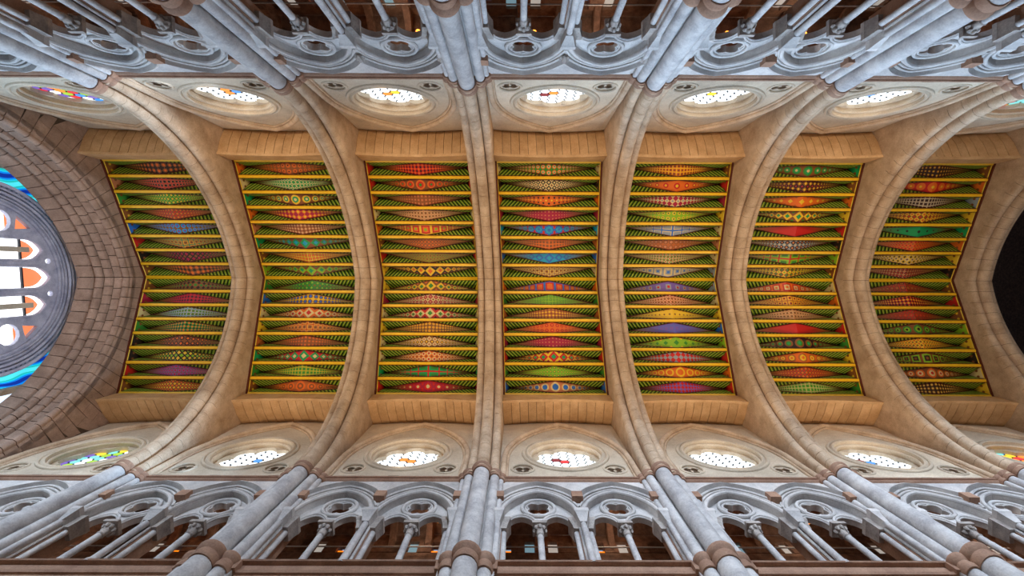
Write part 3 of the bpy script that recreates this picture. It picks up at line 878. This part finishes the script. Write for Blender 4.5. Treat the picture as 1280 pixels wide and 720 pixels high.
mb.build('tracery_moulding', M['rose'], rose)
M['glassRW'] = glass('glass_rose_white', (0.9, 0.95, 1, 1), 1.6)
mb = MB(); mb.plate([circ(0, 0, 2.96, 48)], fe, -0.32, -0.30); mb.build('pane', M['glassRW'], rose, smooth=False)
M['glassOR'] = glass('glass_orange_light', srgb(236, 130, 84), 0.75)
for yc, tip in ((0, 2.68), (1.12, 2.42), (-1.12, 2.42)):
    for q in (1, -1):
        ll = [(y, q * abs(z)) for y, z in lancet_loop(yc, 0.39, tip - 0.12) if z > 1.7]
        mb = MB(); mb.plate([[(yc + 0.39, q * 1.72)] + ll + [(yc - 0.39, q * 1.72)]], fe, -0.27, -0.25); mb.build('orange_pane', M['glassOR'], rose, smooth=False)
        mb = MB(); mb.box(-0.24, -0.16, yc - 0.5, yc + 0.5, min(q * 1.66, q * 1.72), max(q * 1.66, q * 1.72)); mb.build('saddle_bar', M['lead'], rose)
for yc in (1.12, -1.12):
    mb = MB(); mb.box(-0.14, -0.02, yc - 0.10, yc + 0.10, -1.9, 1.9); mb.build('mullion', M['wall'], rose)
for qy in (-1, 1):
    for qz in (-1, 1):
        mb = MB(); mb.plate([[(qy * 1.8, qz * 1.25), (qy * 2.6, qz * 1.25), (qy * 2.1, qz * 2.15), (qy * 1.8, qz * 2.15)]], fe, -0.27, -0.25); mb.build('orange_pane', M['glassOR'], rose, smooth=False)
# blue glass round the rose
def wave_glass():
    m, nt, p = newmat('blue_wave_glass')
    N, L = nt.nodes, nt.links
    g = N.new('ShaderNodeTexCoord')
    w = N.new('ShaderNodeTexWave'); w.inputs['Scale'].default_value = 0.55; w.inputs['Distortion'].default_value = 5.0; w.inputs['Detail'].default_value = 1.0; w.bands_direction = 'Y'
    L.new(g.outputs['Object'], w.inputs['Vector'])
    r = N.new('ShaderNodeValToRGB'); r.color_ramp.interpolation = 'CONSTANT'
    el = r.color_ramp.elements
    el[0].position = 0; el[0].color = srgb(10, 40, 130)
    el[1].position = 0.12; el[1].color = srgb(10, 110, 200)
    for q, c in ((0.36, (20, 170, 200)), (0.62, (30, 160, 150)), (0.84, (70, 200, 210))):
        k = el.new(q); k.color = srgb(*c)
    L.new(w.outputs['Fac'], r.inputs['Fac'])
    L.new(r.outputs['Color'], p.inputs['Base Color']); L.new(r.outputs['Color'], p.inputs['Emission Color'])
    p.inputs['Emission Strength'].default_value = 0.9
    return m
mb = MB(); mb.plate([[(-4.25, 13.0 - RC), (4.25, 13.0 - RC), (4.25, 21.6 - RC), (-4.25, 21.6 - RC)], circ(0, 0, 3.7, 72)], fe, -0.16, -0.12)
mb.build('blue_pane', wave_glass(), rose, smooth=False)
for q in (-1, 1):
    mb = MB(); mb.box(-0.2, 0.1, min(q * 4.22, q * 4.45), max(q * 4.22, q * 4.45), 13.0 - RC, 20.0 - RC); mb.build('side_mullion', M['arch'], rose)
    mb = MB(); mb.box(-0.2, -0.16, min(q * 4.4, q * 6.3), max(q * 4.4, q * 6.3), 13.0 - RC, 19.5 - RC); mb.build('side_pane', glass('glass_pale_blue', srgb(206, 226, 250), 1.0), rose, smooth=False)

# ------------------------------------------------------------------ dark crossing beyond the last arch
ce = empty('ceiling_crossing', (0, 0, 0), 'dark rough vault of the crossing beyond the last arch', None, None, 'structure')
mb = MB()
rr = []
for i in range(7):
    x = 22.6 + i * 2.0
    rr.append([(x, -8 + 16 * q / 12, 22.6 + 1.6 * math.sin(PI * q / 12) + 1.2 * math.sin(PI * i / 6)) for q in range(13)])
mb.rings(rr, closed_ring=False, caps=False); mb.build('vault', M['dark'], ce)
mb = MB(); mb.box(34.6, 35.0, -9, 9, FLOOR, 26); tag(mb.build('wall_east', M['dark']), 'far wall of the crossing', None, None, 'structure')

# ------------------------------------------------------------------ warm floodlights standing on the string course
hb = MB(); hb.box(-0.16, 0.16, -0.04, 0.04, 0.0, 0.045); hme = hb.mesh('housing', M['metal'])
for s, nm in SIDES:
    for b in BAYS:
        e = empty('floodlight', (b * P + XM, s * (YW - 0.05), ZS + 0.072), 'small black floodlight under the round window, %s bay from the rose window' % ORD[b + 3], 'lamp', 'floodlights in bay %d' % (b + 4))
        link('housing', hme, e)
        ld = bpy.data.lights.new('floodlight', 'SPOT')
        ld.energy = LAMP_W * (0.35 if b in (-3, 3) else 1.0)
        ld.color = (1.0, 0.73, 0.46)
        ld.spot_size = math.radians(120); ld.spot_blend = 1.0; ld.shadow_soft_size = 0.15
        lo = bpy.data.objects.new('bulb', ld); COL.objects.link(lo); lo.parent = e
        lo.location = (0, -s * 0.30, 0.06)
        d = Vector((0, -s * 5.0, 6.2)).normalized()
        lo.rotation_euler = d.to_track_quat('-Z', 'Y').to_euler()

# warm lamps in the gallery
lm = MB(); lm.lathe(0, 0, [(0.02, 0.16), (0.06, 0.12), (0.08, 0.0), (0.07, -0.1), (0.02, -0.14)], 10); lme = lm.mesh('lamp_shade', glass('lamp_glow', srgb(255, 150, 50), 3.0))
rd = MB(); rd.lathe(0, 0, [(0.012, 0.15), (0.012, 0.5)], 6); rme = rd.mesh('rod', M['metal'])
for s, nm in SIDES:
    for b in BAYS:
        for x in UX:
            e = empty('gallery_lamp', (b * P + x + 0.35, s * (YW + 1.0), 14.05), 'small glowing lamp hanging in the gallery, %s bay from the rose window' % ORD[b + 3], 'lamp', 'gallery lamps in bay %d' % (b + 4))
            link('lamp_shade', lme, e); link('rod', rme, e)
        ld = bpy.data.lights.new('gallery_lamp', 'POINT'); ld.energy = 7; ld.color = (1.0, 0.82, 0.66); ld.shadow_soft_size = 0.1
        lo = bpy.data.objects.new('bulb', ld); COL.objects.link(lo); lo.parent = e; lo.location = (-0.5, 0, -0.4)

# added cool fill spots hidden beside the capitals, turned down to the opposite gallery
for s, nm in SIDES:
    for i in range(-3, 5):
        e = empty('cool_fill_light', (i * P + (0.95 if i < 4 and i != -1 else -0.95), s * (YW - 0.05), ZS + 0.072), 'added fill light on the string course beside the capital, %s from the rose window end' % ORD[i + 3], 'lamp', 'added cool fill lights by pair of capitals %d' % (i + 4))
        link('housing', hme, e)  # housing invented along with the fill light
        ld = bpy.data.lights.new('cool_fill_light', 'SPOT'); ld.energy = COOL_FILL_W * (0.45 if i == -1 else 1.0); ld.color = (0.48, 0.71, 1.0) if s > 0 else (0.66, 0.80, 1.0)
        ld.spot_size = math.radians(84); ld.spot_blend = 1.0; ld.shadow_soft_size = 0.15
        lo = bpy.data.objects.new('bulb', ld); COL.objects.link(lo); lo.parent = e
        lo.location = (0, -s * 0.30, 0.06)
        aim = Vector((0, -s * 11.8, -2.9))
        if i == -1: aim = Vector((-12, -s * 6.0, 1.6))
        lo.rotation_euler = aim.normalized().to_track_quat('-Z', 'Y').to_euler()
